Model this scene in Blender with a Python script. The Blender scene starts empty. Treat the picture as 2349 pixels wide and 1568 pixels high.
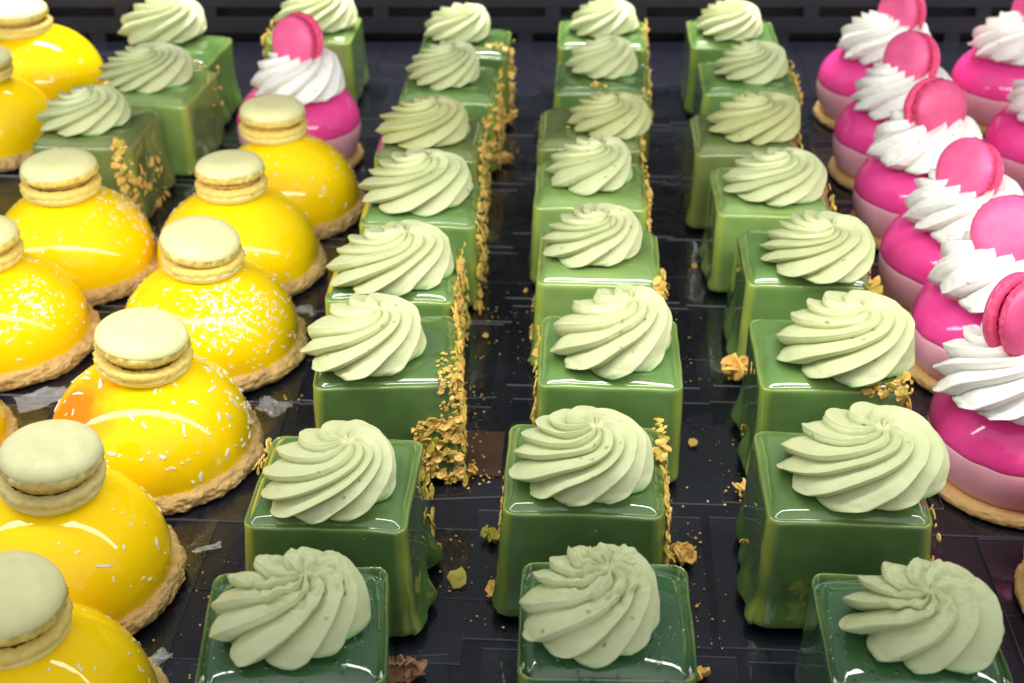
import bpy, math, random
import numpy as np
from mathutils import Vector, Matrix, noise, Euler

S = bpy.context.scene
COL = S.collection
CM = 0.01
PI = math.pi

# ------------------------------------------------------------------ camera
CAM_H, PITCH, FPX = 33.4, math.radians(30.0), 3283.0      # cm, rad, focal length in 2349-px picture widths
cam_d = bpy.data.cameras.new("camera")
cam = bpy.data.objects.new("camera", cam_d); COL.objects.link(cam)
cam.location = (0, 0, CAM_H * CM)
cam.rotation_euler = (PI / 2 - PITCH, 0, 0)
cam_d.sensor_width = 36.0
cam_d.lens = FPX / 2349.0 * 36.0
cam_d.clip_start = 0.01; cam_d.clip_end = 20.0
cam_d.dof.use_dof = True
cam_d.dof.focus_distance = 0.50
cam_d.dof.aperture_fstop = 17.0
S.camera = cam

# ------------------------------------------------------------------ world, lamps, exposure
w = bpy.data.worlds.new("World"); S.world = w; w.use_nodes = True
# the shop in front of the case is light, the inside of the case behind and above the cakes is dark
_nt = w.node_tree; _bg = _nt.nodes["Background"]
_tc = _nt.nodes.new("ShaderNodeTexCoord"); _sp = _nt.nodes.new("ShaderNodeSeparateXYZ"); _mr = _nt.nodes.new("ShaderNodeMapRange")
_nt.links.new(_tc.outputs["Generated"], _sp.inputs[0]); _nt.links.new(_sp.outputs[1], _mr.inputs[0])
_mr.inputs[1].default_value = -.8; _mr.inputs[2].default_value = .55; _mr.inputs[3].default_value = 1.0; _mr.inputs[4].default_value = .24
_mr.interpolation_type = 'SMOOTHSTEP'
_bg.inputs[0].default_value = (0.92, 0.95, 1.0, 1)
_nt.links.new(_mr.outputs[0], _bg.inputs[1])

def strip(name, y, z, length, width, power, tilt, spread, color=(1, .97, .92), x=0):
    d = bpy.data.lights.new(name, 'AREA'); d.shape = 'RECTANGLE'
    d.size = length * CM; d.size_y = width * CM; d.energy = power; d.color = color
    d.spread = math.radians(spread)
    o = bpy.data.objects.new(name, d); COL.objects.link(o)
    o.location = (x * CM, y * CM, z * CM); o.rotation_euler = (math.radians(tilt), 0, 0)
    return o
# tilt > 0 turns the beam away from the camera (towards the back of the case)
strip("strip_lamp", 41, 25, 150, 3.8, 3.2, 44, 172)
strip("strip_lamp", 97, 30, 150, 2.0, 2.6, -8, 62)

S.view_settings.view_transform = 'Standard'
S.view_settings.look = 'None'
S.view_settings.exposure = 0.0
S.view_settings.gamma = 1.0
S.view_settings.use_curve_mapping = False
S.cycles.use_denoising = True
S.cycles.max_bounces = 8
S.cycles.caustics_reflective = False
S.cycles.caustics_refractive = False

# ------------------------------------------------------------------ helpers
def at(px, py, z):
    """point (cm) on the horizontal plane at height z that lies behind picture point px, py"""
    u = (px - 1174.5) / FPX; v = -(py - 784.0) / FPX
    cp, sp = math.cos(PITCH), math.sin(PITCH)
    dx, dy, dz = u, cp + v * sp, -sp + v * cp
    t = (z - CAM_H) / dz
    return Vector((dx * t, dy * t, z))

def obj(name, verts, faces, mats, parent=None, loc=(0, 0, 0), rot=(0, 0, 0), smooth=True, midx=None, attr=None):
    me = bpy.data.meshes.new(name)
    me.from_pydata([(v[0] * CM, v[1] * CM, v[2] * CM) for v in verts], [], faces)
    if not isinstance(mats, (list, tuple)): mats = [mats]
    for m in mats: me.materials.append(m)
    if smooth: me.polygons.foreach_set("use_smooth", [True] * len(me.polygons))
    if midx is not None: me.polygons.foreach_set("material_index", midx)
    if attr:
        for k, vals in attr.items():
            a = me.attributes.new(k, 'FLOAT', 'POINT'); a.data.foreach_set("value", vals)
    me.update()
    o = bpy.data.objects.new(name, me); COL.objects.link(o)
    o.location = (loc[0] * CM, loc[1] * CM, loc[2] * CM)
    o.rotation_euler = rot
    if parent: o.parent = parent
    return o

def empty(name, loc, rotz=0):
    o = bpy.data.objects.new(name, None); COL.objects.link(o)
    o.empty_display_size = 0.01
    o.location = (loc[0] * CM, loc[1] * CM, loc[2] * CM); o.rotation_euler = (0, 0, rotz)
    return o

def tag(o, label=None, cat=None, group=None, kind=None):
    if label: o["label"] = label
    if cat: o["category"] = cat
    if group: o["group"] = group
    if kind: o["kind"] = kind
    return o

def sm(a, b, x):
    t = min(1.0, max(0.0, (x - a) / (b - a))); return t * t * (3 - 2 * t)

def nz(x, y, z, s=1.0):
    return noise.noise(Vector((x * s, y * s, z * s)))

def lathe(prof, n, disp=None):
    """prof: list of (r, z); first and last may have r = 0. disp(theta, i, r, z) -> (r, z)"""
    V, F = [], []; rings = []
    for i, (r, z) in enumerate(prof):
        if r <= 1e-6:
            rings.append([len(V)]); V.append((0, 0, z)); continue
        ring = []
        for k in range(n):
            th = 2 * PI * k / n
            rr, zz = disp(th, i, r, z) if disp else (r, z)
            ring.append(len(V)); V.append((rr * math.cos(th), rr * math.sin(th), zz))
        rings.append(ring)
    for a, b in zip(rings, rings[1:]):
        for k in range(n):
            k2 = (k + 1) % n
            if len(a) == 1 and len(b) > 1: F.append((a[0], b[k2], b[k]))
            elif len(b) == 1 and len(a) > 1: F.append((a[k], a[k2], b[0]))
            elif len(a) > 1: F.append((a[k], a[k2], b[k2], b[k]))
    return V, F

# ------------------------------------------------------------------ materials
def mat(name):
    m = bpy.data.materials.new(name); m.use_nodes = True
    nt = m.node_tree; return m, nt, nt.nodes["Principled BSDF"]

def N(nt, t, **k):
    n = nt.nodes.new(t)
    for a, b in k.items(): setattr(n, a, b)
    return n

def noise_node(nt, scale, detail=4, rough=.55):
    tc = N(nt, "ShaderNodeTexCoord"); n = N(nt, "ShaderNodeTexNoise")
    n.inputs["Scale"].default_value = scale; n.inputs["Detail"].default_value = detail; n.inputs["Roughness"].default_value = rough
    nt.links.new(tc.outputs["Object"], n.inputs["Vector"]); return n

def ramp(nt, src, stops):
    r = N(nt, "ShaderNodeValToRGB"); e = r.color_ramp.elements
    while len(e) < len(stops): e.new(.5)
    for i, (p, c) in enumerate(stops):
        e[i].position = p; e[i].color = (*c, 1) if len(c) == 3 else c
    nt.links.new(src, r.inputs[0]); return r

def bump(nt, b, src, strength, dist, prev=None):
    n = N(nt, "ShaderNodeBump"); n.inputs["Strength"].default_value = strength; n.inputs["Distance"].default_value = dist
    nt.links.new(src, n.inputs["Height"])
    if prev: nt.links.new(prev.outputs[0], n.inputs["Normal"])
    nt.links.new(n.outputs[0], b.inputs["Normal"]); return n

def mixc(nt, fac, a, b):
    m = N(nt, "ShaderNodeMix", data_type='RGBA')
    for i, s in ((0, fac), (6, a), (7, b)):
        if hasattr(s, "is_linked"): nt.links.new(s, m.inputs[i])
        else: m.inputs[i].default_value = s if i == 0 else (*s, 1)
    return m.outputs[2]

def sss(b, w, rad, scale=.004):
    b.inputs["Subsurface Weight"].default_value = w
    b.inputs["Subsurface Radius"].default_value = rad
    b.inputs["Subsurface Scale"].default_value = scale

def glaze_mat(name, base, dark, thin):
    m, nt, b = mat(name)
    n = noise_node(nt, 55, 2)
    c1 = mixc(nt, ramp(nt, n.outputs[0], [(.35, (0, 0, 0)), (.65, (1, 1, 1))]).outputs[0], base, dark)
    at_ = N(nt, "ShaderNodeAttribute", attribute_name="thin")  # thin glaze at the corners, its translucent glow put into the colour
    c = mixc(nt, at_.outputs["Fac"], c1, thin)
    nt.links.new(c, b.inputs["Base Color"])
    b.inputs["Roughness"].default_value = .02; b.inputs["Specular IOR Level"].default_value = .7
    b.inputs["Coat Weight"].default_value = .8; b.inputs["Coat Roughness"].default_value = .02
    sss(b, .30, (.8, 1.0, .4), .004)
    n2 = noise_node(nt, 95, 3); bump(nt, b, n2.outputs[0], .06, .0012)
    return m

GREENS = [glaze_mat("green_glaze", (.155, .285, .078), (.12, .23, .06), (.37, .43, .06)),
          glaze_mat("shade_tinted_green_glaze", (.17, .215, .065), (.13, .18, .05), (.28, .31, .06)),  # shadow band across the case put into the glaze colour
          glaze_mat("deep_green_glaze", (.115, .21, .060), (.085, .165, .045), (.30, .36, .05)),
          glaze_mat("bubbled_green_glaze", (.052, .135, .050), (.036, .105, .040), (.27, .35, .05)),
          glaze_mat("light_green_glaze", (.235, .365, .105), (.185, .30, .08), (.42, .50, .07))]
# air bubbles in the two front glazes
def add_bubbles(m):
    nt = m.node_tree; b = nt.nodes["Principled BSDF"]
    tc = N(nt, "ShaderNodeTexCoord"); v = N(nt, "ShaderNodeTexVoronoi"); v.inputs["Scale"].default_value = 330; v.inputs["Randomness"].default_value = 1
    nt.links.new(tc.outputs["Object"], v.inputs["Vector"])
    r = ramp(nt, v.outputs["Distance"], [(.0, (1, 1, 1)), (.30, (0, 0, 0))])
    msk = noise_node(nt, 110, 2); r2 = ramp(nt, msk.outputs[0], [(.42, (0, 0, 0)), (.55, (1, 1, 1))])
    mu = N(nt, "ShaderNodeMath", operation='MULTIPLY'); nt.links.new(r.outputs[0], mu.inputs[0]); nt.links.new(r2.outputs[0], mu.inputs[1])
    prev = [x for x in nt.nodes if x.bl_idname == "ShaderNodeBump"][0]
    bump(nt, b, mu.outputs[0], .9, .0016, prev)
add_bubbles(GREENS[3])

def cream_mat(name, base, low, foot):
    m, nt, b = mat(name)
    tc = N(nt, "ShaderNodeTexCoord"); sep = N(nt, "ShaderNodeSeparateXYZ"); nt.links.new(tc.outputs["Object"], sep.inputs[0])
    n = noise_node(nt, 70, 3)
    c0 = mixc(nt, n.outputs[0], base, low)
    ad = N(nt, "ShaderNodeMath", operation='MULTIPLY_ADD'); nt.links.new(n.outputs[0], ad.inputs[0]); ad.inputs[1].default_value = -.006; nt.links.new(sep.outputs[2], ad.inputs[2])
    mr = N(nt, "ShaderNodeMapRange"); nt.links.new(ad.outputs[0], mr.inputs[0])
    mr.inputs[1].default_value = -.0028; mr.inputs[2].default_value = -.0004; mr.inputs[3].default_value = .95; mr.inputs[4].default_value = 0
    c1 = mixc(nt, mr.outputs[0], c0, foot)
    # tiny air holes, the shade inside them put into the colour
    v = N(nt, "ShaderNodeTexVoronoi"); v.inputs["Scale"].default_value = 230; nt.links.new(tc.outputs["Object"], v.inputs["Vector"])
    wn = N(nt, "ShaderNodeSeparateColor"); nt.links.new(v.outputs["Color"], wn.inputs[0])
    gate = N(nt, "ShaderNodeMath", operation='GREATER_THAN'); nt.links.new(wn.outputs[0], gate.inputs[0]); gate.inputs[1].default_value = .80
    hole = ramp(nt, v.outputs["Distance"], [(.10, (1, 1, 1)), (.20, (0, 0, 0))])
    mu = N(nt, "ShaderNodeMath", operation='MULTIPLY'); nt.links.new(gate.outputs[0], mu.inputs[0]); nt.links.new(hole.outputs[0], mu.inputs[1])
    c2 = mixc(nt, mu.outputs[0], c1, tuple(q * .72 for q in low))
    nt.links.new(c2, b.inputs["Base Color"])
    inv = N(nt, "ShaderNodeMath", operation='SUBTRACT'); inv.inputs[0].default_value = 1; nt.links.new(mu.outputs[0], inv.inputs[1])
    b1 = bump(nt, b, inv.outputs[0], .8, .0006)
    n3 = noise_node(nt, 900, 3); bump(nt, b, n3.outputs[0], .35, .0004, b1)
    b.inputs["Roughness"].default_value = .48
    sss(b, .25, (1, .9, .5), .0022)
    return m
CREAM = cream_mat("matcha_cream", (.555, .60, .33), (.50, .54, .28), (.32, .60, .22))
CREAM_SHADE = cream_mat("shade_tinted_matcha_cream", (.50, .52, .24), (.45, .47, .21), (.33, .45, .20))  # shadow band over the sixth row put into the cream colour
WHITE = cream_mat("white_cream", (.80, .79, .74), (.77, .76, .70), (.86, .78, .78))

def simple(name, base, rough, var=None, vs=120, bs=0, bd=.0005, bscale=400, coat=0, ss=0, srad=(1, .8, .5), sscale=.002):
    m, nt, b = mat(name)
    if var:
        n = noise_node(nt, vs, 5, .65)
        c = mixc(nt, ramp(nt, n.outputs[0], [(.35, (0, 0, 0)), (.65, (1, 1, 1))]).outputs[0], base, var)
        nt.links.new(c, b.inputs["Base Color"])
    else: b.inputs["Base Color"].default_value = (*base, 1)
    b.inputs["Roughness"].default_value = rough
    if coat: b.inputs["Coat Weight"].default_value = coat; b.inputs["Coat Roughness"].default_value = .04
    if ss: sss(b, ss, srad, sscale)
    if bs:
        n2 = noise_node(nt, bscale, 5, .65); bump(nt, b, n2.outputs[0], bs, bd)
    return m

BISCUIT = simple("biscuit", (.76, .52, .20), .75, (.58, .37, .13), 300, 1.0, .0016, 560, ss=.15)
PALE_BISCUIT = simple("pale_biscuit", (.66, .44, .17), .7, (.55, .33, .11), 200, .5, .0006, 420, ss=.15)
PINK_HOT = simple("hot_pink_glaze", (.98, .085, .38), .07, (.95, .065, .33), 60, .03, .0004, 250, ss=.4, srad=(1, .4, .6), sscale=.005)
PINK_PALE = simple("pale_pink_mousse", (.97, .48, .57), .28, (.94, .42, .51), 80, .05, .0004, 300, ss=.35, srad=(1, .5, .5), sscale=.004)
PINK_SHELL = simple("pink_macaron_shell", (.82, .125, .30), .42, (.76, .09, .25), 160, .35, .0003, 900, ss=.2, srad=(1, .4, .5))
PINK_DARK = simple("dark_pink_macaron_shell", (.62, .075, .20), .42, (.55, .055, .16), 160, .35, .0003, 900, ss=.2, srad=(1, .4, .5))  # darker pink; on the fourth cake it stands in for the shadow band
PINK_FOOT = simple("macaron_filling_pink", (.62, .03, .12), .6, (.50, .02, .08), 500, .9, .0006, 700)
YEL_SHELL = simple("cream_yellow_macaron_shell", (.72, .70, .36), .5, (.66, .64, .30), 180, .3, .0003, 800, ss=.2)
DIM_SHELL = simple("dimmed_macaron_shell", (.62, .61, .34), .5, (.55, .54, .28), 180, .3, .0003, 800, ss=.2)  # yellow shell toned down: weaker light at the front put into the colour
YEL_SKIRT = simple("bounce_yellow_macaron_skirt", (.76, .60, .16), .6, (.66, .48, .10), 500, .6, .0006, 700)  # yellower foot, with the dome's yellow bounce put into the colour
DIM_SKIRT = simple("dimmed_bounce_macaron_skirt", (.62, .54, .22), .6, (.54, .43, .14), 500, .6, .0006, 700)  # dimmer foot, dome bounce put into its colour as well
PINK_SKIRT = simple("pink_macaron_skirt", (.76, .075, .20), .6, (.62, .04, .13), 500, .6, .0006, 700)
YEL_LOW = simple("bounce_yellow_macaron_shell", (.76, .69, .28), .5, (.70, .62, .22), 180, .3, .0003, 800, ss=.2)  # lower shell yellowed: bounce light from the dome put into the colour
DIM_LOW = simple("dimmed_bounce_macaron_shell", (.64, .60, .28), .5, (.57, .53, .23), 180, .3, .0003, 800, ss=.2)  # lower half of the dimmed shell, same painted yellow bounce
YEL_FOOT = simple("macaron_filling_yellow", (.60, .42, .10), .7, (.46, .26, .05), 500, .9, .0006, 700)
COCO = simple("coconut", (.82, .79, .68), .6, None, ss=.2)
FLAKE = simple("wafer_flake", (.92, .60, .16), .6, (.78, .43, .08), 240, .5, .0005, 700, ss=.25)
FLAKE_G = simple("green_stained_wafer_flake", (.46, .46, .06), .5, (.52, .34, .06), 300, .5, .0005, 700, ss=.25)
FLAKE_B = simple("brown_crumb", (.36, .19, .09), .7, (.26, .12, .05), 300, .7, .0006, 700)

def yellow_glaze(name, stain=False):
    m, nt, b = mat(name)
    n = noise_node(nt, 30, 2)
    c = mixc(nt, n.outputs[0], (.94, .67, .003), (.93, .60, .003))
    if stain:
        tc = N(nt, "ShaderNodeTexCoord"); vm = N(nt, "ShaderNodeVectorMath", operation='DISTANCE')
        nt.links.new(tc.outputs["Object"], vm.inputs[0]); vm.inputs[1].default_value = (-.026, -.019, .024)
        n2 = noise_node(nt, 90, 3); ad = N(nt, "ShaderNodeMath", operation='MULTIPLY_ADD')
        nt.links.new(n2.outputs[0], ad.inputs[0]); ad.inputs[1].default_value = .016; nt.links.new(vm.outputs["Value"], ad.inputs[2])
        r = ramp(nt, ad.outputs[0], [(.019, (1, 1, 1)), (.031, (0, 0, 0))])
        c = mixc(nt, r.outputs[0], c, (.84, .21, .006))
    nt.links.new(c, b.inputs["Base Color"])
    b.inputs["Roughness"].default_value = .045; b.inputs["Specular IOR Level"].default_value = .33
    sss(b, .25, (1, .8, .06), .004)
    n3 = noise_node(nt, 160, 2); bump(nt, b, n3.outputs[0], .10, .0008)
    return m
YEL = yellow_glaze("yellow_glaze"); YEL_STAIN = yellow_glaze("yellow_glaze_with_orange_smear", True)

# tray and plastic
def tray_mat():
    m, nt, b = mat("black_tray_plastic")
    n = noise_node(nt, 14, 6, .7)
    c = mixc(nt, ramp(nt, n.outputs[0], [(.4, (0, 0, 0)), (.68, (1, 1, 1))]).outputs[0], (.009, .010, .017), (.014, .014, .020))
    nt.links.new(c, b.inputs["Base Color"])
    n2 = noise_node(nt, 60, 6, .7)
    r = ramp(nt, n2.outputs[0], [(.3, (.12, .12, .12)), (.7, (.38, .38, .38))]); nt.links.new(r.outputs[0], b.inputs["Roughness"])
    b.inputs["Specular IOR Level"].default_value = .4
    n3 = noise_node(nt, 700, 4); bump(nt, b, n3.outputs[0], .25, .0004)
    return m
TRAY = tray_mat()
GRILLE = simple("dark_navy_grille", (.006, .007, .013), .6, (.010, .010, .016), 40, .2, .0005, 300)
SLOT = simple("grille_slot", (.003, .003, .005), .8)
def plastic():
    m, nt, b = mat("clear_plastic")
    b.inputs["Base Color"].default_value = (.8, .85, .85, 1); b.inputs["Roughness"].default_value = .08
    tr = N(nt, "ShaderNodeBsdfTransparent"); gl = N(nt, "ShaderNodeBsdfGlossy")
    tr.inputs[0].default_value = (.93, .95, .95, 1)
    n = noise_node(nt, 90, 6, .75)
    r = ramp(nt, n.outputs[0], [(.4, (.03, .03, .03)), (.75, (.16, .16, .16))]); nt.links.new(r.outputs[0], gl.inputs["Roughness"])
    fr = N(nt, "ShaderNodeFresnel"); fr.inputs[0].default_value = 1.5
    mx = N(nt, "ShaderNodeMixShader"); geo = N(nt, "ShaderNodeNewGeometry"); inv = N(nt, "ShaderNodeMath", operation='SUBTRACT'); inv.inputs[0].default_value = 1; nt.links.new(geo.outputs["Backfacing"], inv.inputs[1])
    mul = N(nt, "ShaderNodeMath", operation='MULTIPLY'); nt.links.new(fr.outputs[0], mul.inputs[0]); nt.links.new(inv.outputs[0], mul.inputs[1])
    nt.links.new(mul.outputs[0], mx.inputs[0]); nt.links.new(tr.outputs[0], mx.inputs[1]); nt.links.new(gl.outputs[0], mx.inputs[2])
    n2 = noise_node(nt, 20, 4); bp = N(nt, "ShaderNodeBump"); bp.inputs["Strength"].default_value = .12; bp.inputs["Distance"].default_value = .004
    nt.links.new(n2.outputs[0], bp.inputs["Height"]); nt.links.new(bp.outputs[0], gl.inputs["Normal"])
    nt.links.new(mx.outputs[0], nt.nodes["Material Output"].inputs[0]); return m
CLEAR = plastic()
EDGE = simple("plastic_edge", (.26, .27, .29), .25)

# ------------------------------------------------------------------ the setting: shelf and back grille
def box(V, F, x0, x1, y0, y1, z0, z1, M=None):
    b = len(V)
    pts = [(x0, y0, z0), (x1, y0, z0), (x1, y1, z0), (x0, y1, z0), (x0, y0, z1), (x1, y0, z1), (x1, y1, z1), (x0, y1, z1)]
    if M: pts = [tuple(M @ Vector(p)) for p in pts]
    V += pts
    F += [tuple(b + i for i in f) for f in ((0, 3, 2, 1), (4, 5, 6, 7), (0, 1, 5, 4), (1, 2, 6, 5), (2, 3, 7, 6), (3, 0, 4, 7))]

GRID = math.radians(-3.0)          # the rows of cakes are turned a little against the camera
BASE_Z = 0.14                      # top of the tray panels
V, F = [], []
box(V, F, -70, 70, 8, 118, -1.2, 0.085)
tag(obj("shelf", V, F, TRAY, smooth=False), kind="structure")
random.seed(5)
V, F = [], []
Mg = Matrix.Rotation(GRID, 4, 'Z')
xs = -52.0
while xs < 55:
    wd = random.choice([4.2, 8.4, 8.4])
    y = 14 + random.uniform(0, 3)
    while y < 100:
        ln = random.choice([8.1, 16.1, 24.2])
        zt = BASE_Z - random.choice([0, 0, 0, .05])
        c = .03
        b = len(V)
        box(V, F, xs, xs + wd - .10, y, y + ln - .10, .08, zt - c, Mg)
        # chamfered top
        top = [(xs + c, y + c), (xs + wd - .10 - c, y + c), (xs + wd - .10 - c, y + ln - .10 - c), (xs + c, y + ln - .10 - c)]
        k = len(V); V += [tuple(Mg @ Vector((p[0], p[1], zt))) for p in top]
        F.pop(-5)
        F.append((k, k + 1, k + 2, k + 3))
        for i in range(4): F.append((b + 4 + i, b + 4 + (i + 1) % 4, k + (i + 1) % 4, k + i))
        y += ln
    xs += wd
tag(obj("shelf_panels", V, F, TRAY, smooth=False), kind="structure")

# back wall of the case: a vented grille
V, F = [], []
gy = 101.0
box(V, F, -75, 75, gy + 1.2, gy + 1.6, -1, 34)
back = obj("back_wall", V, F, SLOT, smooth=False); tag(back, kind="structure")
V, F = [], []
z = -1.0
rows = 0
while z < 24:
    box(V, F, -75, 75, gy, gy + .5, z, z + 1.15)
    x = -74 + (2.0 if rows % 2 else 0)
    while x < 74:
        box(V, F, x, x + 1.1, gy + .02, gy + .48, z + 1.15, z + 1.9)
        x += 6.2
    z += 1.9; rows += 1
gr = obj("vent_grille", V, F, GRILLE, smooth=False)
tag(gr, "dark navy slotted vent grille across the back of the display case", "grille")

# ------------------------------------------------------------------ part builders
def swirl(parent, mt, R, H, loc, seed, rough_top=0.0, twist=2.9, teeth=9, name="cream_swirl", hollow=0, apex=None, amp=1.0):
    """piped rosette: the grid follows the ridges, so every crest is a clean line from its tip at the foot to the curl on top"""
    rnd = random.Random(seed)
    per = 30; n, m = teeth * per, 76
    th0 = rnd.uniform(0, 2 * PI)
    off = ((rnd.uniform(.20, .38) if apex is None else apex) * R, rnd.uniform(.0, .22) * R)
    wid = [rnd.uniform(.72, 1.3) for _ in range(teeth)]; tot = sum(wid)
    start = [sum(wid[:k]) / tot * 2 * PI for k in range(teeth)]; wid = [q / tot * 2 * PI for q in wid]
    amp_j = [rnd.uniform(.65, 1.3) for _ in range(teeth)]; tipj = [rnd.uniform(0, 1) ** 1.5 for _ in range(teeth)]
    fade = [rnd.uniform(.70, 1.0) for _ in range(teeth)]; lowj = [rnd.uniform(-.05, .07) for _ in range(teeth)]
    skew = rnd.uniform(.55, .66); power = rnd.uniform(.5, .62)
    tw = twist * rnd.uniform(.9, 1.2)
    peak = rnd.choice([.0, .03, .06, .12]); ov = rnd.uniform(.02, .06); ova = rnd.uniform(0, PI)
    V, F = [], []; rings = []; sd = seed * 7.31
    for i in range(m + 1):
        u = i / m
        phi = -0.55 + (PI / 2 + 0.55) * u
        r = R * (abs(math.cos(phi)) ** power)
        z = H * (.24 + .76 * (math.sin(phi) if phi > 0 else math.sin(phi) * .46))
        if u > .84: z += H * peak * sm(.84, 1, u)
        z -= hollow * H * sm(.72, .98, u)
        uu = max(0, phi) / (PI / 2)
        cx = off[0] * uu ** 1.5; cy = off[1] * uu ** 1.5
        if i == m:
            rings.append([len(V)]); V.append((cx, cy, z - .04)); continue
        T = tw * (.36 * u + .64 * u ** 2.2)
        ring = []
        for k in range(n):
            ki = k // per; q = (k % per) / per
            s = q
            # plump ridge with a narrow crease beside it, leaning over the crease
            x_ = (s / skew) * .5 if s < skew else .5 + (s - skew) / (1 - skew) * .5
            p = abs(math.sin(PI * x_)) ** .58
            crest = math.exp(-((x_ - .5) / .10) ** 2)
            th = th0 + T + start[ki] + wid[ki] * (s + .13 * p * (1 - s))
            th += .13 * nz(math.cos(th) * 1.1, math.sin(th) * 1.1, u * 1.6 + sd)
            A = (.235 + .05 * sm(.5, .1, u)) * amp_j[ki] * amp
            A *= 1 - .35 * sm(.8, 1, u)
            A *= 1 - (1 - fade[ki]) * sm(.45, .8, u)
            rr = r * (1 + A * (p - .62) + .035 * crest) * (1 + ov * math.cos(2 * (th - ova)))
            rr += R * .045 * crest * sm(.34, .16, u) * tipj[ki]
            zz = z + H * .11 * (p - .6) * sm(.3, .8, u) + H * .03 * crest * sm(.2, .6, u) + H * lowj[ki] * sm(.4, .1, u) * p
            x = cx + rr * math.cos(th); y = cy + rr * math.sin(th)
            d = .10 * nz(x * .8, y * .8, zz * .8 + sd) + .03 * nz(x * 2.4, y * 2.4, zz * 2.4 + sd) + .008 * nz(x * 8, y * 8, zz * 8 + sd)
            d *= R / 2.3
            if rough_top:
                w_ = rough_top * sm(.55, .88, u)
                d += w_ * .17 * (nz(x * 2.6, y * 2.6, sd) + .6 * nz(x * 5.5, y * 5.5, sd + 9))
                zz += w_ * .24 * nz(x * 3.4, y * 3.4, sd + 5) + w_ * .10 * nz(x * 7, y * 7, sd + 15)
            x += d * math.cos(th); y += d * math.sin(th); zz += d * .8 * u
            ring.append(len(V)); V.append((x, y, max(zz, -.02)))
        rings.append(ring)
    for a, b in zip(rings, rings[1:]):
        for k in range(n):
            k2 = (k + 1) % n
            if len(b) == 1: F.append((a[k], a[k2], b[0]))
            else: F.append((a[k], a[k2], b[k2], b[k]))
    return obj(name, V, F, mt, parent, loc)

def cube(parent, mt, W, D, H, r, seed, drip=0.2, side_drip=0, cush=(.15, 1.35), zf=.88):
    """glazed block: rounded box that widens towards the foot, with a skirt of run-off glaze"""
    rnd = random.Random(seed); sd = seed * 3.7
    def axis(h, n=18):
        inner = h - r; pts = [-h]
        for k in range(1, 9): pts.append(-h + r * k / 8)
        for k in range(1, n): pts.append(-inner + 2 * inner * k / n)
        for k in range(0, 9): pts.append(inner + r * k / 8)
        return pts
    hx, hy, hz = W / 2, D / 2, H / 2
    X, Y, Z = axis(hx), axis(hy), axis(hz, 26)
    V, F, TH = [], [], []; idx = {}
    cx_dr = rnd.uniform(0, 6)
    def vert(p):
        key = (round(p[0], 4), round(p[1], 4), round(p[2], 4))
        if key in idx: return idx[key]
        q = [max(-(h - r), min(h - r, c)) for c, h in zip(p, (hx, hy, hz))]
        d = Vector(p) - Vector(q); nn = d.normalized()
        P = Vector(q) + nn * r
        if nn.z > 0:                      # the poured top edge is nearly a chamfer
            hh = math.hypot(nn.x, nn.y); P = Vector(q) + nn * (r / (hh ** 1.6 + nn.z ** 1.6) ** (1 / 1.6))
        if P.z > 0: P.z = hz - (hz - P.z) * zf if P.z > hz - r else P.z + ((1 - zf) * r) * sm(0, hz - r, P.z)
        z = P.z + hz
        k = 1 + .055 * (1 - z / H) + .012 * math.sin(z * 1.1 + sd)
        x, y = P.x * k, P.y * k
        horiz = Vector((nn.x, nn.y, 0))
        th = math.atan2(y, x)
        side = horiz.length
        if side > .3:
            # run-off: glaze that gathered near the foot, uneven round the block
            f = max(0, .35 + nz(math.cos(th) * 2.2, math.sin(th) * 2.2, sd))
            sk = drip * f * sm(.9 + .9 * f, .0, z)
            if side_drip and abs(x) > abs(y):
                g = max(0, .3 + nz(y * .9, z * .5, sd + 3))
                sk += side_drip * .8 * g * sm(2.1, .0, z)
            w_ = .035 * nz(x * .7, y * .7, z * .5 + sd) + .02 * nz(th * 2.5, z * .25, sd)
            x += horiz.x * (sk + w_); y += horiz.y * (sk + w_)
        if nn.z > .3:
            ex, ey = hx - abs(P.x), hy - abs(P.y)
            z -= cush[0] * (max(0, 1 - ex / cush[1]) ** 2 + max(0, 1 - ey / cush[1]) ** 2) * min(1, (nn.z - .3) / .4)
            z += .05 * nz(x * .45, y * .45, sd) + .015 * nz(x * 1.6, y * 1.6, sd) - .05 * (1 - (x / hx) ** 2) * (1 - (y / hy) ** 2)
        e = 0
        an = sorted((abs(nn.x), abs(nn.y), abs(nn.z)))
        if abs(nn.z) < .5: e = sm(.0, .6, an[1])            # upright corners
        else: e = .16 * sm(.25, .7, an[1])
        e *= .55 + .5 * nz(x * .8, y * .8, z * .7 + sd)
        idx[key] = len(V); V.append((x, y, z)); TH.append(max(0, min(1, e * 1.0)))
        return idx[key]
    def face(us, vs, fn, flip):
        for i in range(len(us) - 1):
            for j in range(len(vs) - 1):
                q = [vert(fn(us[i], vs[j])), vert(fn(us[i + 1], vs[j])), vert(fn(us[i + 1], vs[j + 1])), vert(fn(us[i], vs[j + 1]))]
                F.append(tuple(q[::-1] if flip else q))
    face(X, Y, lambda a, b: (a, b, hz), False); face(X, Y, lambda a, b: (a, b, -hz), True)
    face(X, Z, lambda a, b: (a, -hy, b), False); face(X, Z, lambda a, b: (a, hy, b), True)
    face(Y, Z, lambda a, b: (hx, a, b), False); face(Y, Z, lambda a, b: (-hx, a, b), True)
    return obj("glazed_block", V, F, mt, parent, attr={"thin": TH})

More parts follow.
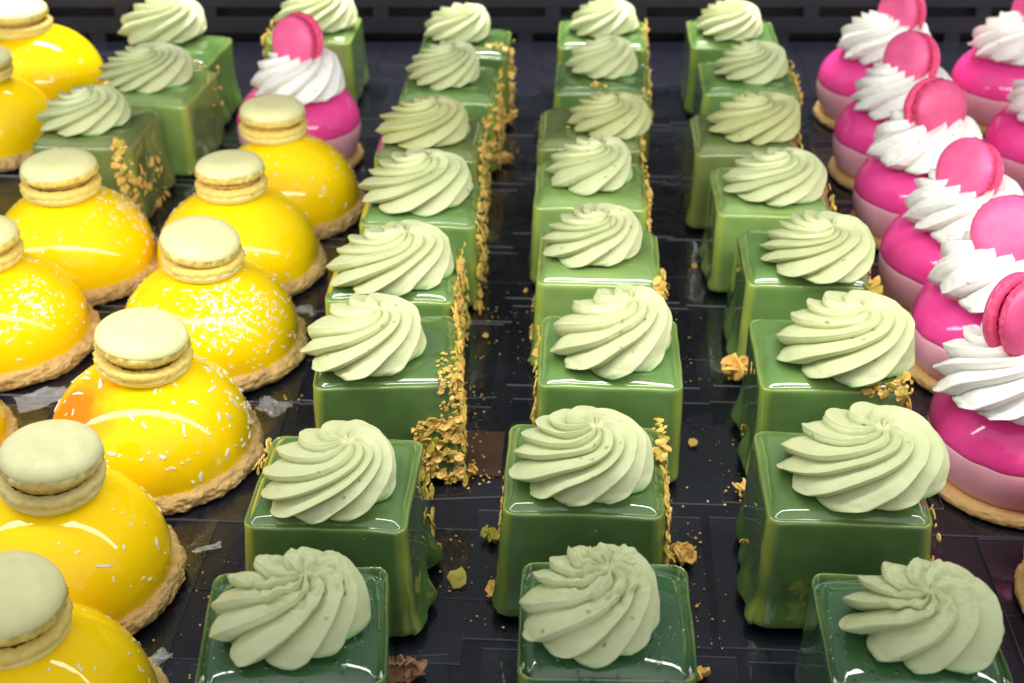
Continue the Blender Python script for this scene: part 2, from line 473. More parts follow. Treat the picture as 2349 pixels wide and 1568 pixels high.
def flake(V, F, P, Nn, size, rnd, thick=.05):
    """a jagged, slightly curled wafer flake at P, roughly facing Nn"""
    n = rnd.randint(7, 10)
    Nn = (Nn + Vector([rnd.uniform(-.75, .75) for _ in range(3)]) * .7).normalized()
    t = Nn.orthogonal().normalized(); b_ = Nn.cross(t)
    asp = rnd.uniform(.5, 1); a0 = rnd.uniform(0, 6.28); curl = rnd.uniform(-.28, .28) / max(size, .2)
    base = len(V); top, bot = [], []
    for rr in (.5, 1.0):
        for k in range(n):
            a = a0 + 2 * PI * k / n
            r = size * rr * (rnd.uniform(.65, 1.15) if rr == 1 else 1)
            x, y = r * math.cos(a), r * asp * math.sin(a)
            h = curl * x * x + rnd.uniform(-.04, .04) * size
            V.append(tuple(P + t * x + b_ * y + Nn * (h + thick / 2)))
    for k in range(n):                       # underside ring
        p = Vector(V[base + n + k]); V.append(tuple(p - Nn * thick))
    c = len(V); V.append(tuple(P + Nn * (thick / 2 + rnd.uniform(-.03, .03)))); V.append(tuple(P - Nn * thick / 2))
    for k in range(n):
        k2 = (k + 1) % n
        F.append((c, base + k, base + k2))
        F.append((base + k, base + n + k, base + n + k2, base + k2))
        F.append((base + n + k, base + 2 * n + k, base + 2 * n + k2, base + n + k2))
        F.append((c + 1, base + 2 * n + k2, base + 2 * n + k))

def coating(parent, zones, W, D, H, seed):
    """wafer flakes pressed on the block. zones: (face, a0, a1, b0, b1, count, size); a,b run -1..1 along / 0..1 up"""
    rnd = random.Random(seed)
    for (fc, a0, a1, b0, b1, cnt, size) in zones:
        V, F, MI = [], [], []
        for _ in range(int(cnt * 1.35)):
            a = rnd.uniform(a0, a1); b = rnd.uniform(b0, b1); s = size * rnd.choice([.3, .35, .4, .5, .5, .6, .8, 1.1]) 
            z = b * H; k = 1 + .055 * (1 - b)
            o = rnd.uniform(.0, .13)
            if fc == 'R': P = Vector((W / 2 * k + o, a * D / 2 * k, z)); nn = Vector((1, 0, .15))
            if fc == 'L': P = Vector((-W / 2 * k - o, a * D / 2 * k, z)); nn = Vector((-1, 0, .15))
            if fc == 'F': P = Vector((a * W / 2 * k, -D / 2 * k - o * .7, z)); nn = Vector((0, -1, .2))
            if fc == 'T': P = Vector((a * W / 2, (b * 2 - 1) * D / 2, H + o * .4)); nn = Vector((0, 0, 1))
            f0 = len(F); flake(V, F, P, nn, s, rnd)
            g = 1 if rnd.random() < .24 else 0
            MI += [g] * (len(F) - f0)
        obj("wafer_crumb_coating", V, F, [FLAKE, FLAKE_G], parent, smooth=False, midx=MI)

def shell_prof(R, h, foot):
    p = [(R * .80, 0), (R * .97, 0.02), (R * 1.02, foot * .5), (R * .985, foot), (R * .99, foot + .03)]
    for i in range(1, 24):
        a = i / 24 * PI / 2
        p.append((R * (math.cos(a) ** .50), foot + .03 + (h - foot) * (math.sin(a) ** 1.0)))
    p += [(q, p[-1][1] + .001 * k) for k, q in enumerate((.42, .36, .30, .24, .18, .12, .06)) if q < p[-1][0]]
    p.append((0, p[-1][1])); return p

def macaron(parent, R, th, mt, fmt, loc, axis, seed, dimple=False, gap_tilt=0.0):
    """two shells with a filling; axis = direction of the face"""
    rnd = random.Random(seed); sd = seed * 1.9
    m = empty("macaron", (0, 0, 0)); m.parent = parent
    m.location = (loc[0] * CM, loc[1] * CM, loc[2] * CM)
    m.rotation_euler = Vector(axis).to_track_quat('Z', 'Y').to_euler()
    h = th / 2 * .93; foot = h * .36
    def disp(t, i, r, z):
        c, s = math.cos(t), math.sin(t)
        if i <= 3:
            r += .07 * nz(c * 9, s * 9, i * 3 + sd) + .06 * nz(c * 22, s * 22, i * 5 + sd)
            z += .02 * nz(c * 15, s * 15, i + sd)
        else:
            r *= 1 + .012 * nz(c * 1.2, s * 1.2, sd)
            z += .03 * nz(c * r * .6, s * r * .6, sd)
        if dimple:
            dd = math.hypot(r * c + .35, r * s + .1)
            if dd < .26: z -= .16 * sm(.26, .0, dd)
        return r, z
    V, F = lathe(shell_prof(R, h, foot), 120, disp)
    V2, F2 = list(V), [f for f in F]
    sk = {YEL_SHELL: YEL_SKIRT, DIM_SHELL: DIM_SKIRT}.get(mt, PINK_SKIRT)
    MI = [1 if max(f) < 120 * 4 else 0 for f in F]
    a = obj("shell", V, F, [mt, sk], m, (rnd.uniform(-.05, .05), rnd.uniform(-.05, .05), th * .065), midx=MI); a.rotation_euler = (gap_tilt, rnd.uniform(-.03, .03), 0)
    low = {YEL_SHELL: YEL_LOW, DIM_SHELL: DIM_LOW}.get(mt, mt)
    V3 = [(x * 1.04, y * 1.04, -z) for x, y, z in V2]; F3 = [tuple(reversed(f)) for f in F2]
    obj("shell", V3, F3, [low, sk], m, (rnd.uniform(-.07, .07), rnd.uniform(-.07, .07), -th * .065), midx=MI)
    def d2(t, i, r, z): return r * (1 + .03 * nz(math.cos(t) * 6, math.sin(t) * 6, sd)), z
    t2 = th * .09
    V, F = lathe([(0, -t2), (R * .80, -t2), (R * .84, 0), (R * .80, t2), (0, t2)], 90, d2)
    obj("filling", V, F, fmt, m)
    return m

def biscuit(parent, R, h, mt, seed, rough):
    sd = seed * 2.3
    prof = [(0, 0), (R * .5, 0), (R * .93, 0), (R * .98, h * .1), (R, h * .25), (R * 1.005, h * .45), (R, h * .62), (R * .985, h * .78), (R * .96, h * .9), (R * .92, h * .97), (R * .86, h), (R * .5, h), (0, h)]
    p2 = []
    for a, b in zip(prof, prof[1:]):
        for k in range(3): p2.append((a[0] + (b[0] - a[0]) * k / 3, a[1] + (b[1] - a[1]) * k / 3))
    p2.append(prof[-1])
    def disp(t, i, r, z):
        x, y = r * math.cos(t), r * math.sin(t)
        e = sm(.8 * R, .97 * R, r)
        d = rough * e * (.12 * nz(x * .7, y * .7, z + sd) + .12 * nz(x * 2.4, y * 2.4, z * 2.4 + sd) + .11 * nz(x * 6, y * 6, z * 7 + sd))
        return r + d, max(0, z + (.5 * d if z > .1 else 0))
    V, F = lathe(p2, 260, disp)
    return obj("biscuit_base", V, F, mt, parent)

def shreds(parent, R, zc, seed, count, clump=None, big=1.0):
    """grated coconut stuck to the dome"""
    rnd = random.Random(seed); V, F = [], []
    for k in range(int(count * 1.35)):
        if clump and rnd.random() < .72:
            az = math.radians(rnd.gauss(clump[0], clump[2])); el = math.radians(rnd.gauss(clump[1], clump[2] * .55))
        else:
            az = rnd.uniform(0, 2 * PI); el = math.radians(min(80, abs(rnd.gauss(22, 22)) + 2))
        el = max(.03, min(1.1, el))
        nn = Vector((math.cos(az) * math.cos(el), math.sin(az) * math.cos(el), math.sin(el)))
        P = Vector((nn.x * R, nn.y * R, nn.z * R * .885 + zc + .03)) - nn * .012
        L = rnd.choice([.03, .04, .05, .06, .08, .1, .14, .22]) * rnd.uniform(.7, 1.2) * big; wd = rnd.uniform(.025, .055) * big
        t = nn.orthogonal().normalized(); b_ = nn.cross(t)
        a = rnd.uniform(0, PI); t2 = t * math.cos(a) + b_ * math.sin(a); b2 = nn.cross(t2); lift = rnd.uniform(0, .5)
        ax = (t2 + nn * lift * .5).normalized()
        base = len(V); bend = rnd.uniform(-.35, .35)
        for q, s in enumerate((-1, 0, 1)):
            c = P + ax * L * s + b2 * bend * L * (1 - s * s) + nn * .02
            ww = wd * (1 if s == 0 else .6)
            for da, db in ((-1, -.6), (1, -.6), (1, .6), (-1, .6)):
                V.append(tuple(c + b2 * ww * da + nn * ww * db))
        for q in range(2):
            for e in range(4):
                e2 = (e + 1) % 4; F.append((base + q * 4 + e, base + q * 4 + e2, base + q * 4 + 4 + e2, base + q * 4 + 4 + e))
        F.append((base + 3, base + 2, base + 1, base)); F.append((base + 8, base + 9, base + 10, base + 11))
    return tag(obj("coconut_shreds", V, F, COCO, parent, smooth=False), kind="stuff")

def board(x, y, w, d, rot, label):
    V, F = [], []
    rnd = random.Random(int(x * 7 + y * 13)); c = .0
    n = 10
    z0, z1 = 0.0, .075
    box(V, F, -w / 2, w / 2, -d / 2, d / 2, z0, z1)
    o = obj("clear_board", V, F, [CLEAR, EDGE], None, (x, y, BASE_Z + .004), (math.radians(rnd.uniform(-.12, .12)), 0, rot), smooth=False, midx=[0, 0, 1, 1, 1, 1])
    tag(o, label, "plastic board", "clear plastic boards under the cakes")
    return o
FLOOR = BASE_Z + .085

# ------------------------------------------------------------------ green glazed cubes
HC = 4.80
ORD = ["frontmost", "second", "third", "fourth", "fifth", "sixth", "seventh", "rearmost"]
def cube_cake(fx, fy, sx, sy, sw, where, look, glz=0, cream=None, zones=(), rot=None, seed=1, rough=0.0, drip=.2, sdrip=0, W=5.5, twist=2.6, hk=.47, D=5.5, hollow=0, short=None, teeth=None, amp=1.0, apex=None):
    rot = GRID if rot is None else rot
    f = at(fx, fy, HC + FLOOR)
    c = Vector((f.x + math.sin(-rot) * D / 2 * 1, f.y + math.cos(rot) * D / 2, 0))
    root = empty("green_cube_cake", (c.x, c.y, FLOOR), rot)
    tag(root, f"{look} green glazed cube cake, {where}", "cake", "green glazed cube cakes with cream swirls")
    cube(root, GREENS[glz], W, D, HC, .50, seed, drip, sdrip, (.34, 2.1) if glz == 3 else (.15, 1.35), .88 if fy > 860 or fy < 215 else 1.3)
    if zones: coating(root, zones, W, D, HC, seed + 50)
    # the swirl, set from its visible middle about a centimetre above the glaze
    s = at(sx, sy, HC + FLOOR + 1.0)
    dpt = (s - Vector((0, 0, CAM_H))).dot(Vector((0, math.cos(PITCH), -math.sin(PITCH))))
    R = sw * dpt / FPX / 2 * .905
    l = Matrix.Rotation(-rot, 4, 'Z') @ Vector((s.x - c.x, s.y - c.y, 0))
    H = 2 * R * hk * .90
    swirl(root, cream or CREAM, R, H, (l.x, l.y - .0, HC - .06), seed, rough, twist, teeth=teeth or (9, 8, 10, 8)[seed % 4], hollow=hollow, amp=amp, apex=apex)
    board(c.x + .25, c.y - .2, 8.5, 7.3, rot + math.radians(((seed * 37) % 7 - 3) * .35), f"clear board under the green cube {where}")
    return root

R1 = [('R', -1, 1, .05, .95, 120, .26)]
A = "column of cubes beside the yellow domes"
B = "middle column of cubes"
Cc = "column of cubes beside the pink cakes"
cube_cake(664, 1556, 655, 1372, 342, "frontmost in the column beside the yellow domes", "dark glossy", 3, seed=11, rough=.8, hk=.48, hollow=.08, W=5.4, D=5.2, teeth=9, twist=2.0, amp=1.15, rot=math.radians(4))
cube_cake(738, 1200, 752, 1058, 318, "second from front beside the yellow domes", "drip-footed", 2, zones=[('L', .1, 1, .1, 1.0, 60, .3), ('R', .5, 1, .1, .7, 20, .25)], seed=12, sdrip=.9, drip=.5, hk=.42, rot=math.radians(-3.5))
cube_cake(884, 872, 832, 757, 284, "third from front beside the yellow domes", "heavily wafer-crusted", 2,
          zones=[('R', -1, 1, .05, 1.0, 190, .32), ('F', .35, 1.02, .0, .62, 120, .26), ('F', .72, 1.02, .55, 1.02, 45, .17), ('T', .72, 1.0, .0, .35, 22, .15)], seed=13, rot=math.radians(3), hk=.46)
cube_cake(888, 672, 893, 577, 274, "fourth from front beside the yellow domes", "bright", 0, zones=[('R', -1, 1, .05, 1.0, 78, .27), ('R', -1, 1, .0, .5, 40, .14), ('R', -1, .4, .7, 1.0, 25, .35)], seed=14, hk=.40)
cube_cake(955, 500, 953, 406, 245, "fifth from front beside the yellow domes", "bright mid", 0, zones=[('R', -1, 1, .05, 1.0, 78, .27), ('R', -1, 1, .0, .5, 40, .14)], seed=16, hk=.44)
cube_cake(975, 349, 967, 268, 218, "sixth from front beside the yellow domes", "shade-tinted olive", 1, CREAM_SHADE, zones=[('R', -1, 1, .05, 1.0, 78, .27), ('R', -1, 1, .0, .5, 40, .14)], seed=17, hk=.38)
cube_cake(1024, 219, 1017, 141, 173, "seventh from front beside the yellow domes", "flake-edged", 0, zones=[('R', -1, 1, .05, 1.0, 78, .3), ('R', -1, 1, .0, .5, 40, .14), ('F', .7, 1, .2, .9, 22, .25)], seed=18, hk=.52)
cube_cake(1060, 122, 1047, 47, 152, "rearmost in the column beside the yellow domes", "small-looking deep", 2, zones=[('T', .5, .95, .1, .35, 8, .28), ('R', -1, 1, .05, .8, 50, .25)], seed=19, hk=.52)

cube_cake(1395, 1538, 1349, 1362, 325, "frontmost in the middle column", "dark bubble-speckled", 3, seed=21, rough=.8, rot=math.radians(-2), hk=.52, W=5.15, D=5.2, teeth=10, twist=2.2, hollow=.04)
cube_cake(1338, 1168, 1334, 1026, 315, "second from front in the middle column", "right-edge flaked", 2, zones=[('R', -1, 1, .0, 1.0, 190, .30), ('T', .9, 1.06, .5, 1.0, 26, .28), ('L', .1, 1, .0, .5, 30, .25)], seed=22, hk=.46)
cube_cake(1400, 874, 1401, 748, 283, "third from front in the middle column", "left-crumbed", 0, zones=[('L', -1, 1, .0, .9, 70, .3)], seed=23, rough=.25, hk=.50)
cube_cake(1374, 637, 1357, 526, 224, "fourth from front in the middle column", "bright", 4, zones=[('F', .86, 1.0, .78, 1.0, 12, .28), ('R', -1, 0, .3, 1.0, 45, .28), ('L', -1, 1, .0, .4, 18, .25)], seed=24, hk=.48)
cube_cake(1355, 460, 1351, 366, 204, "fifth from front in the middle column", "light", 4, zones=[('R', -1, 1, .1, 1.0, 100, .27)], seed=25, hk=.48)
cube_cake(1353, 327, 1396, 248, 192, "sixth from front in the middle column", "shade-tinted olive", 1, CREAM_SHADE, zones=[('R', -1, 1, .1, 1.0, 80, .28), ('T', -.6, -.2, .3, .6, 5, .2)], seed=26, hk=.42)
cube_cake(1381, 206, 1380, 124, 155, "seventh from front in the middle column", "flake-dotted deep", 2, zones=[('T', -.3, .2, .05, .22, 8, .2), ('R', -1, 1, .4, 1.0, 40, .28), ('F', .8, 1, .9, 1.02, 3, .26)], seed=27, hk=.53)
cube_cake(1382, 101, 1383, 34, 152, "rearmost in the middle column", "yellow-edged", 0, zones=[('R', -1, 1, .3, 1.0, 60, .28)], seed=28, hk=.50)

cube_cake(2128, 1572, 2120, 1385, 326, "frontmost in the column beside the pink cakes", "bubble-speckled", 3, zones=[('L', -1, -.2, .0, .3, 25, .3)], seed=31, rough=.6, twist=1.7, hk=.50, W=5.15, D=5.2, hollow=.12, teeth=9, amp=1.5, apex=.05)
cube_cake(1957, 1188, 1982, 1030, 362, "second from front beside the pink cakes", "very dark", 2, zones=[('R', -1, 1, .0, .9, 70, .28), ('L', -.9, .9, .0, .2, 6, .16)], seed=32, sdrip=.6, drip=.5, hk=.42, rough=.1)
cube_cake(1918, 882, 1940, 762, 306, "third from front beside the pink cakes", "corner-crumbed", 0, zones=[('F', .35, 1.0, .90, 1.03, 26, .22), ('T', .75, 1.0, .0, .3, 14, .22), ('R', -1, 1, .3, 1.0, 50, .28), ('L', -.3, .9, .0, .2, 7, .16)], seed=33, hk=.46, sdrip=.5)
cube_cake(1862, 639, 1877, 548, 262, "fourth from front beside the pink cakes", "one-big-flake", 0, zones=[('F', .80, 1.0, .80, 1.0, 7, .42), ('R', -1, 1, .3, 1.0, 40, .28)], seed=34, hk=.38, sdrip=.6)
cube_cake(1782, 476, 1777, 391, 227, "fifth from front beside the pink cakes", "pale", 4, zones=[('R', -1, 1, .3, 1.0, 40, .28)], seed=35, hk=.42, sdrip=.5)
cube_cake(1718, 340, 1730, 259, 202, "sixth from front beside the pink cakes", "shade-tinted olive", 1, CREAM_SHADE, zones=[('R', -1, 1, .3, 1.0, 60, .28)], seed=36, hk=.44)
cube_cake(1725, 207, 1725, 130, 168, "seventh from front beside the pink cakes", "yellow-fronted", 0, zones=[('R', -1, 1, .3, 1.0, 60, .28)], seed=37, hk=.45)
cube_cake(1688, 100, 1672, 37, 158, "rearmost in the column beside the pink cakes", "lime-edged", 0, seed=38, hk=.47)

cube_cake(178, 322, 191, 242, 200, "frontmost of the three behind the yellow domes", "shade-tinted dull", 1, zones=[('F', .65, 1.0, .0, 1.0, 70, .27), ('R', -1, .6, .0, .6, 40, .3)], seed=41, hk=.44, sdrip=.6, rot=math.radians(-5))
cube_cake(316, 225, 333, 143, 208, "middle one of the three behind the yellow domes", "smooth pale", 4, zones=[('R', .2, 1, .5, 1, 10, .2)], seed=42, hk=.40, sdrip=.3, rot=math.radians(-7), D=6.0)
cube_cake(372, 138, 370, 46, 192, "rearmost of the three behind the yellow domes", "flake-fronted", 0, zones=[('F', .2, .85, .6, 1.0, 32, .3)], seed=43, hk=.50, sdrip=.4, rot=math.radians(-7))
cube_cake(703, 88, 722, 22, 178, "standing behind the lone pink cake", "lone bright", 4, zones=[('L', -1, 1, .6, 1.0, 40, .28)], seed=44, hk=.5)

# ------------------------------------------------------------------ yellow domes on biscuit
def dome_cake(mx, my, where, look, seed, count=90, clump=None, R=4.0, dx=0, dy=0, stain=False, shell=None, mR=1.78, th=1.85, tilt=(0, 0), dimple=False, gap=0.0, macaron_on=True):
    s = at(mx, my, 5.35)
    root = empty("yellow_dome_cake", (s.x + dx, s.y + dy, FLOOR), random.Random(seed).uniform(-.3, .3) if not (stain or clump) else 0)
    tag(root, f"{look}, {where}", "cake", "yellow dome cakes on biscuits")
    hb = .85
    biscuit(root, R * 1.085, hb, BISCUIT, seed, 1.0)
    sd = seed * 1.7; prof = []
    for i in range(0, 40):
        a = -.06 + (PI / 2 + .06) * i / 39
        prof.append((R * math.cos(a) ** .97 if i < 39 else 0, R * .885 * math.sin(a)))
    prof = [(R * .93, -.42), (R * .975, -.36), (R * 1.0, -.22)] + prof
    def disp(t, i, r, z):
        c, s_ = math.cos(t), math.sin(t)
        if i < 9:
            lo = (.10 * nz(c * 1.5, s_ * 1.5, sd) + .05 * nz(c * 5, s_ * 5, sd)) * (1 - i / 9)
            return r * (1 + .012 * nz(c * 3, s_ * 3, sd)), z + lo
        return r * (1 + .006 * nz(c * r * .4, s_ * r * .4, z * .4 + sd)), z
    V, F = lathe(prof, 160, disp)
    obj("glaze_dome", V, F, YEL_STAIN if stain else YEL, root, (0, 0, hb + .08))
    if count: shreds(root, R, hb + .05, seed, count, clump, 1.45 if stain else .95)
    if macaron_on:
        ax = Vector((math.sin(math.radians(tilt[0])), math.sin(math.radians(tilt[1])), 1)).normalized()
        l = Vector((-dx, -dy, 0)); l = Matrix.Rotation(-root.rotation_euler.z, 4, 'Z') @ l
        macaron(root, mR, th, shell or YEL_SHELL, YEL_FOOT, (l.x, l.y, 5.35 - FLOOR + .06), Matrix.Rotation(-root.rotation_euler.z, 3, 'Z') @ ax, seed, dimple, gap)
    board(s.x + dx, s.y + dy, 9.4, 8.2, GRID + math.radians(((seed * 31) % 5 - 2) * .5), f"clear board, yellow dome {where}")
    return root

dome_cake(18, 1400, "cut off by the bottom left corner", "yellow dome cake with macaron", 61, 50, dy=-.3, tilt=(4, -6), mR=1.72, th=2.05)
dome_cake(118, 1072, "second from front along the left side", "sparsely sprinkled yellow dome, dimmed macaron", 62, 60, dx=-.45, tilt=(2, -4), shell=DIM_SHELL, mR=1.72, th=2.05, gap=-.05)
dome_cake(326, 798, "directly behind the dim-topped dome", "orange-smeared yellow dome with dimpled macaron", 63, 150, stain=True, dimple=True, tilt=(6, -3), th=1.95, dx=-.1)
dome_cake(460, 577, "just behind the orange-smeared dome", "yellow dome thick with coconut and gaping macaron", 64, 330, clump=(-60, 40, 26), tilt=(3, -2), gap=.13, mR=1.72, th=1.9)
dome_cake(529, 408, "third back from the orange-smeared dome", "smooth yellow dome with pale level macaron", 65, 60, clump=(150, 40, 30), mR=1.66, th=1.9, gap=.04)
dome_cake(625, 278, "in front of the lone pink cake", "dull yellow dome with tan macaron", 66, 90, dx=.55, dy=-.5, mR=1.72, th=1.95, R=3.9)
dome_cake(138, 408, "in front of the shade-tinted green cube", "bright yellow dome with right side coconut", 67, 120, clump=(10, 45, 24), mR=1.82, th=1.95, dx=.1)
dome_cake(-42, 565, "half cut off by the left edge", "yellow dome with coconut streaks", 68, 130, clump=(-40, 40, 16), dx=.1, mR=1.7, th=1.9)
dome_cake(-266, 800, "a sliver left of the orange-smeared dome", "plain yellow dome", 69, 20, dx=-.15)
dome_cake(38, 44, "in the top left corner", "glossy yellow dome with tall macaron", 70, 20, dx=.9, mR=2.05, th=1.9, R=4.2)
dome_cake(-48, 152, "at the left edge behind the bright yellow domes", "plain yellow dome with half-seen macaron", 71, 6, dx=0, mR=1.9, th=1.7)

# ------------------------------------------------------------------ pink cakes
def pink_cake(cx_, cy_, ex, mx, my, az, el, where, look, seed, cw=None, shell=None, mR=1.5, mac=True, twist=2.3):
    s = at(cx_, cy_, 5.5)
    e = at(ex, 800, 2.6)
    k = Vector((s.x, s.y)); dist = s.y + .9
    # sideways place from the left/right silhouette of the body
    zc = (dist * math.cos(PITCH) + (CAM_H - 2.6) * math.sin(PITCH))
    X = (ex - 1174.5) / FPX * zc
    root = empty("pink_cake", (X, dist, FLOOR), 0)
    tag(root, f"{look}, {where}", "cake", "pink cakes with white cream and a macaron")
    biscuit(root, 3.62, .55, PALE_BISCUIT, seed, .45)
    sd = seed * 1.3
    low = [(0, .5), (2.0, .5), (3.02, .5), (3.22, .62), (3.36, .9), (3.48, 1.25), (3.56, 1.6), (3.60, 1.95), (3.60, 2.25), (3.56, 2.4), (3.3, 2.5), (0, 2.5)]
    cap = [(3.50, 2.34), (3.575, 2.38), (3.60, 2.46)]
    for i in range(1, 26):
        a = i / 25 * PI / 2
        cap.append((3.60 * math.cos(a) ** .92 if i < 25 else 0, 2.46 + 2.45 * math.sin(a) ** 1.0))
    def disp(t, i, r, z):
        c, s_ = math.cos(t), math.sin(t)
        return r * (1 + .018 * nz(c * 1.5, s_ * 1.5, z * .3 + sd) + .006 * nz(c * 5, s_ * 5, z + sd)), z + .07 * nz(c * 1.2, s_ * 1.2, sd) + (.07 * nz(c * 4, s_ * 4, sd) if i < 3 else 0)
    V, F = lathe(low, 130, disp); obj("mousse_base", V, F, PINK_PALE, root)
    V, F = lathe(cap, 130, disp); obj("glaze_cap", V, F, PINK_HOT, root)
    R = 2.5
    l = Vector((s.x - X, s.y - dist, 4.42))
    swirl(root, WHITE, R, 2.35, l, seed, 0, twist, teeth=10, apex=.08, amp=.8)
    if mac:
        zc2 = FLOOR + 6.9
        mp = at(mx, my, zc2)
        # keep the macaron standing in the cream: slide along its sight line to the cake's own depth
        mp = Vector((0, 0, CAM_H)) + (mp - Vector((0, 0, CAM_H))) * ((s.y + .1) / mp.y)
        a_, e_ = math.radians(az), math.radians(el)
        ax = Vector((math.sin(a_) * math.cos(e_), -math.cos(a_) * math.cos(e_), math.sin(e_)))
        macaron(root, mR, 1.5, shell or PINK_SHELL, PINK_FOOT, (mp.x - X, mp.y - dist, mp.z - FLOOR), ax, seed)
    board(X, dist, 8.2, 7.8, GRID, f"clear board under the pink cake {where}")
    return root

pink_cake(2322, 862, 2349, 2345, 728, 34, 12, "nearest in full view at the right edge", "pink cake with deep pink ribbed-edge macaron", 81, shell=PINK_DARK)
pink_cake(2286, 632, 2281, 2316, 534, -34, 28, "second in the long pink column", "pink cake with wide pale macaron", 82, twist=1.5)
pink_cake(2214, 483, 2194, 2222, 395, -58, 22, "third in the long pink column", "pink cake with left-facing tilted macaron", 83)
pink_cake(2124, 335, 2118, 2147, 253, 24, 16, "fourth in the long pink column", "shaded pink cake with shade-tinted macaron", 84, shell=PINK_DARK, twist=1.5)
pink_cake(2070, 217, 2058, 2089, 137, -56, 16, "fifth in the long pink column", "pink cake with small dot on its upright macaron", 85)
pink_cake(2030, 97, 2010, 2068, 30, -60, 10, "rearmost in the long pink column", "pink cake, macaron touching top edge", 86)
pink_cake(2335, 100, 2318, 2372, 25, -78, 12, "in the top right corner", "glossy pink cake with half-seen macaron", 87)
pink_cake(2425, 235, 2409, 2440, 160, -20, 15, "half hidden at the right edge", "pink cake cut off at its left third", 88)
pink_cake(2500, 395, 2500, 2470, 300, -20, 15, "a sliver right of the shade-tinted macaron", "pink cake", 89, mac=False)
pink_cake(2600, 1155, 2608, 2600, 1000, -20, 15, "a sliver right of the front green cube", "pink cake", 90, mac=False)
pink_cake(684, 182, 686, 683, 97, -36, 10, "alone among green cubes and yellow domes", "lone pink cake with magenta macaron", 91)

# ------------------------------------------------------------------ loose flakes and crumbs
def loose(px, py, size, label, m=FLAKE, seed=0, pieces=1, z=0):
    rnd = random.Random(seed); p = at(px, py, FLOOR + .1 + z); V, F = [], []
    for k in range(pieces):
        o = Vector((rnd.uniform(-.35, .35) * size * (pieces > 1), rnd.uniform(-.3, .3) * size * (pieces > 1), rnd.uniform(0, .25) * size * (pieces > 1)))
        up = Vector((0, 0, 1)) if pieces == 1 else Vector([rnd.uniform(-1, 1) for _ in range(3)])
        flake(V, F, o + Vector((0, 0, size * .12 if pieces == 1 else size * .18)), up, size * (.5 if pieces == 1 else .33), rnd, .07 * max(1, size))
    mn = min(v[2] for v in V)
    V = [(v[0], v[1], v[2] - mn) for v in V]
    o = obj("wafer_flake", V, F, m, None, (p.x, p.y, FLOOR - .004), smooth=False)
    tag(o, label, "wafer flake", "wafer flakes lying on the tray")

loose(1690, 868, 1.35, "largest tan wafer clump lying between two cubes of the pink-side column", FLAKE, 1, 26)
loose(1590, 1016, .5, "flat tan wafer flake right of the middle column's third cube", FLAKE, 2)
loose(1050, 1336, .8, "green-stained wafer flake on the bare tray beside the drip-footed cube", FLAKE_G, 3)
loose(992, 1268, .7, "yellow crumb clump touching the drip-footed cube", FLAKE_G, 4, 8)
loose(1124, 1238, .8, "yellow-green crumb clump at the left foot of the right-edge-flaked cube", FLAKE_G, 5, 10)
loose(1126, 1362, .9, "tan jagged flake beside the left foot of the right-edge-flaked cube", FLAKE, 6, 6)
loose(1708, 1128, .9, "tan crumb clump left of the very dark cube", FLAKE, 7, 16)
loose(1604, 1550, .6, "tan crumb clump at the front right foot of the middle frontmost cube", FLAKE, 8, 8)
loose(944, 1552, 1.0, "brown crumb clump at the bottom edge between two front cubes", FLAKE_B, 9, 14)
loose(1858, 1540, .9, "yellowish crumb clump at the left foot of the pink-side front cube", FLAKE_G, 10, 12)
loose(1560, 1280, 1.0, "tan upright flake cluster right of the middle column's second cube", FLAKE, 11, 16)
loose(1098, 712, .95, "long pale wafer flake beside the bright fourth cube near the domes", FLAKE, 12, 3)
loose(1114, 772, .4, "small pair of crumbs between the first two cube columns", FLAKE, 13, 3)
loose(1212, 668, .45, "small orange flake left of the middle column's fourth cube", FLAKE, 14, 2)
loose(1592, 612, .4, "tiny tan flake alone between the middle and pink-side columns", FLAKE, 15)
loose(1090, 1085, .8, "golden flake jutting from the foot of the heavily crusted cube", FLAKE, 16, 3)
loose(1160, 285, 1.5, "blurred crumb heap right of the seventh cube near the domes", FLAKE, 17, 14)
loose(1158, 375, 1.2, "blurred crumb heap right of the shade-tinted cube near the domes", FLAKE, 18, 10)

rnd = random.Random(99); V, F = [], []
def crumb(p, s):
    b = len(V)
    for d in ((1, 0, 0), (-1, 0, 0), (0, 1, 0), (0, -1, 0), (0, 0, 1), (0, 0, -1)):
        V.append(tuple(p + Vector(d) * s * rnd.uniform(.5, 1.2)))
    for f in ((0, 2, 4), (2, 1, 4), (1, 3, 4), (3, 0, 4), (2, 0, 5), (1, 2, 5), (3, 1, 5), (0, 3, 5)): F.append(tuple(b + i for i in f))
for (x0, y0, x1, y1, sx, n) in ((1075, 880, 1100, 1130, 22, 90), (1110, 600, 1120, 850, 25, 40), (1130, 240, 1160, 420, 25, 40), (1010, 1220, 1120, 1450, 50, 45),
                               (1560, 620, 1610, 1000, 25, 30), (1570, 1160, 1620, 1500, 28, 45), (1640, 960, 1700, 1200, 30, 30), (1180, 600, 1200, 860, 15, 25),
                               (380, 760, 640, 720, 60, 30), (450, 1250, 520, 1480, 40, 35), (600, 960, 660, 900, 40, 30), (1530, 330, 1560, 560, 20, 14), (300, 1450, 420, 1560, 60, 20), (1080, 900, 1090, 1120, 40, 60)):
    for k in range(n):
        t = rnd.random(); p = at(x0 + (x1 - x0) * t + rnd.gauss(0, sx), y0 + (y1 - y0) * t, FLOOR)
        s = rnd.choice([.02, .03, .03, .05, .07]); crumb(p + Vector((0, 0, s * .6)), s)
tag(obj("crumbs", V, F, FLAKE, smooth=False), "fine tan wafer crumbs scattered over the tray between the cakes", "crumbs", kind="stuff")

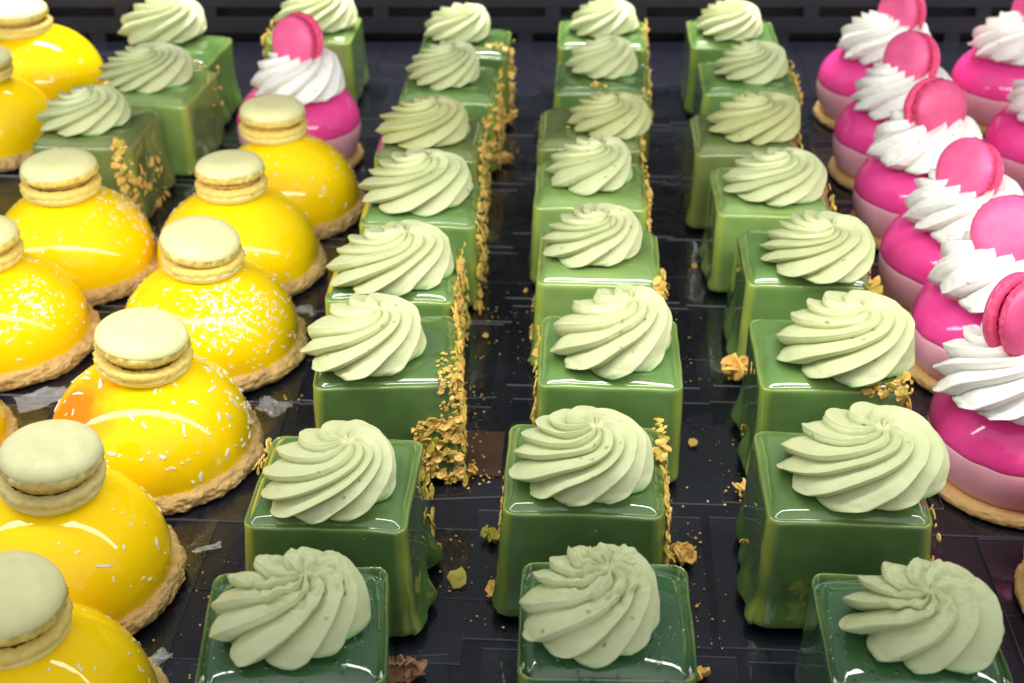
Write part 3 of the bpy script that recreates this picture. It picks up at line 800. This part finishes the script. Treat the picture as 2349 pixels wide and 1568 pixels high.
# torn scraps of clear film that catch the lamp
m, nt, b = mat("crumpled_clear_film")
b.inputs["Base Color"].default_value = (.75, .77, .8, 1); b.inputs["Roughness"].default_value = .12; b.inputs["Alpha"].default_value = .18
FILM = m
def scrap(px, py, w_, d_, rz, seed, label, h=.35):
    rnd = random.Random(seed); V, F = [], []; n = 9
    for i in range(n):
        for j in range(n):
            u, v = i / (n - 1) - .5, j / (n - 1) - .5
            V.append((u * w_ + .06 * rnd.uniform(-1, 1), v * d_ + .06 * rnd.uniform(-1, 1), h * (.5 + nz(u * 3.5, v * 3.5, seed * 3.1)) + rnd.uniform(0, .05)))
    for i in range(n - 1):
        for j in range(n - 1):
            a = i * n + j; F.append((a, a + n, a + n + 1, a + 1))
    mn = min(v[2] for v in V); V = [(x, y, z - mn) for x, y, z in V]
    V += [(x, y, z + .012) for x, y, z in V]; k = n * n
    F += [tuple(k + q for q in reversed(f)) for f in list(F)]
    p = at(px, py, FLOOR)
    o = obj("clear_film_scrap", V, F, FILM, None, (p.x, p.y, FLOOR), (0, 0, rz), smooth=False)
    tag(o, label, "film scrap", "crumpled clear film scraps on the tray")
scrap(100, 925, 2.2, 1.5, .5, 1, "crumpled clear film left of the orange-smeared dome")
scrap(694, 722, 1.0, .8, .2, 2, "small shiny film scrap beside the heavily wafer-crusted cube")
scrap(628, 945, 1.4, 1.0, -.4, 3, "crumpled clear film right of the orange-smeared dome's biscuit")
scrap(345, 1535, 1.6, .5, .9, 4, "crumpled clear film at the bottom edge between dome and front cube", .2)
scrap(478, 1262, 1.0, .3, .5, 5, "thin shiny film strip right of the dim-topped dome's biscuit", .12)

# flat brown sheet standing in for a reflection beside the crusted cube
V, F = [], []
a = at(1075, 1040, FLOOR); box(V, F, -1.4, 1.4, -1.6, 1.6, 0, .03)
BROWN_REFLECTION = simple("brown_reflection", (.10, .045, .028), .5, (.055, .026, .018), 35, .2, .0005, 300)
tag(obj("reflection_sheet", V, F, BROWN_REFLECTION, None, (a.x, a.y, FLOOR + .006), (0, 0, GRID), smooth=False), "brown sheet standing in for a tray reflection, sprinkled with crumbs beside the crusted cube", "painted reflection")
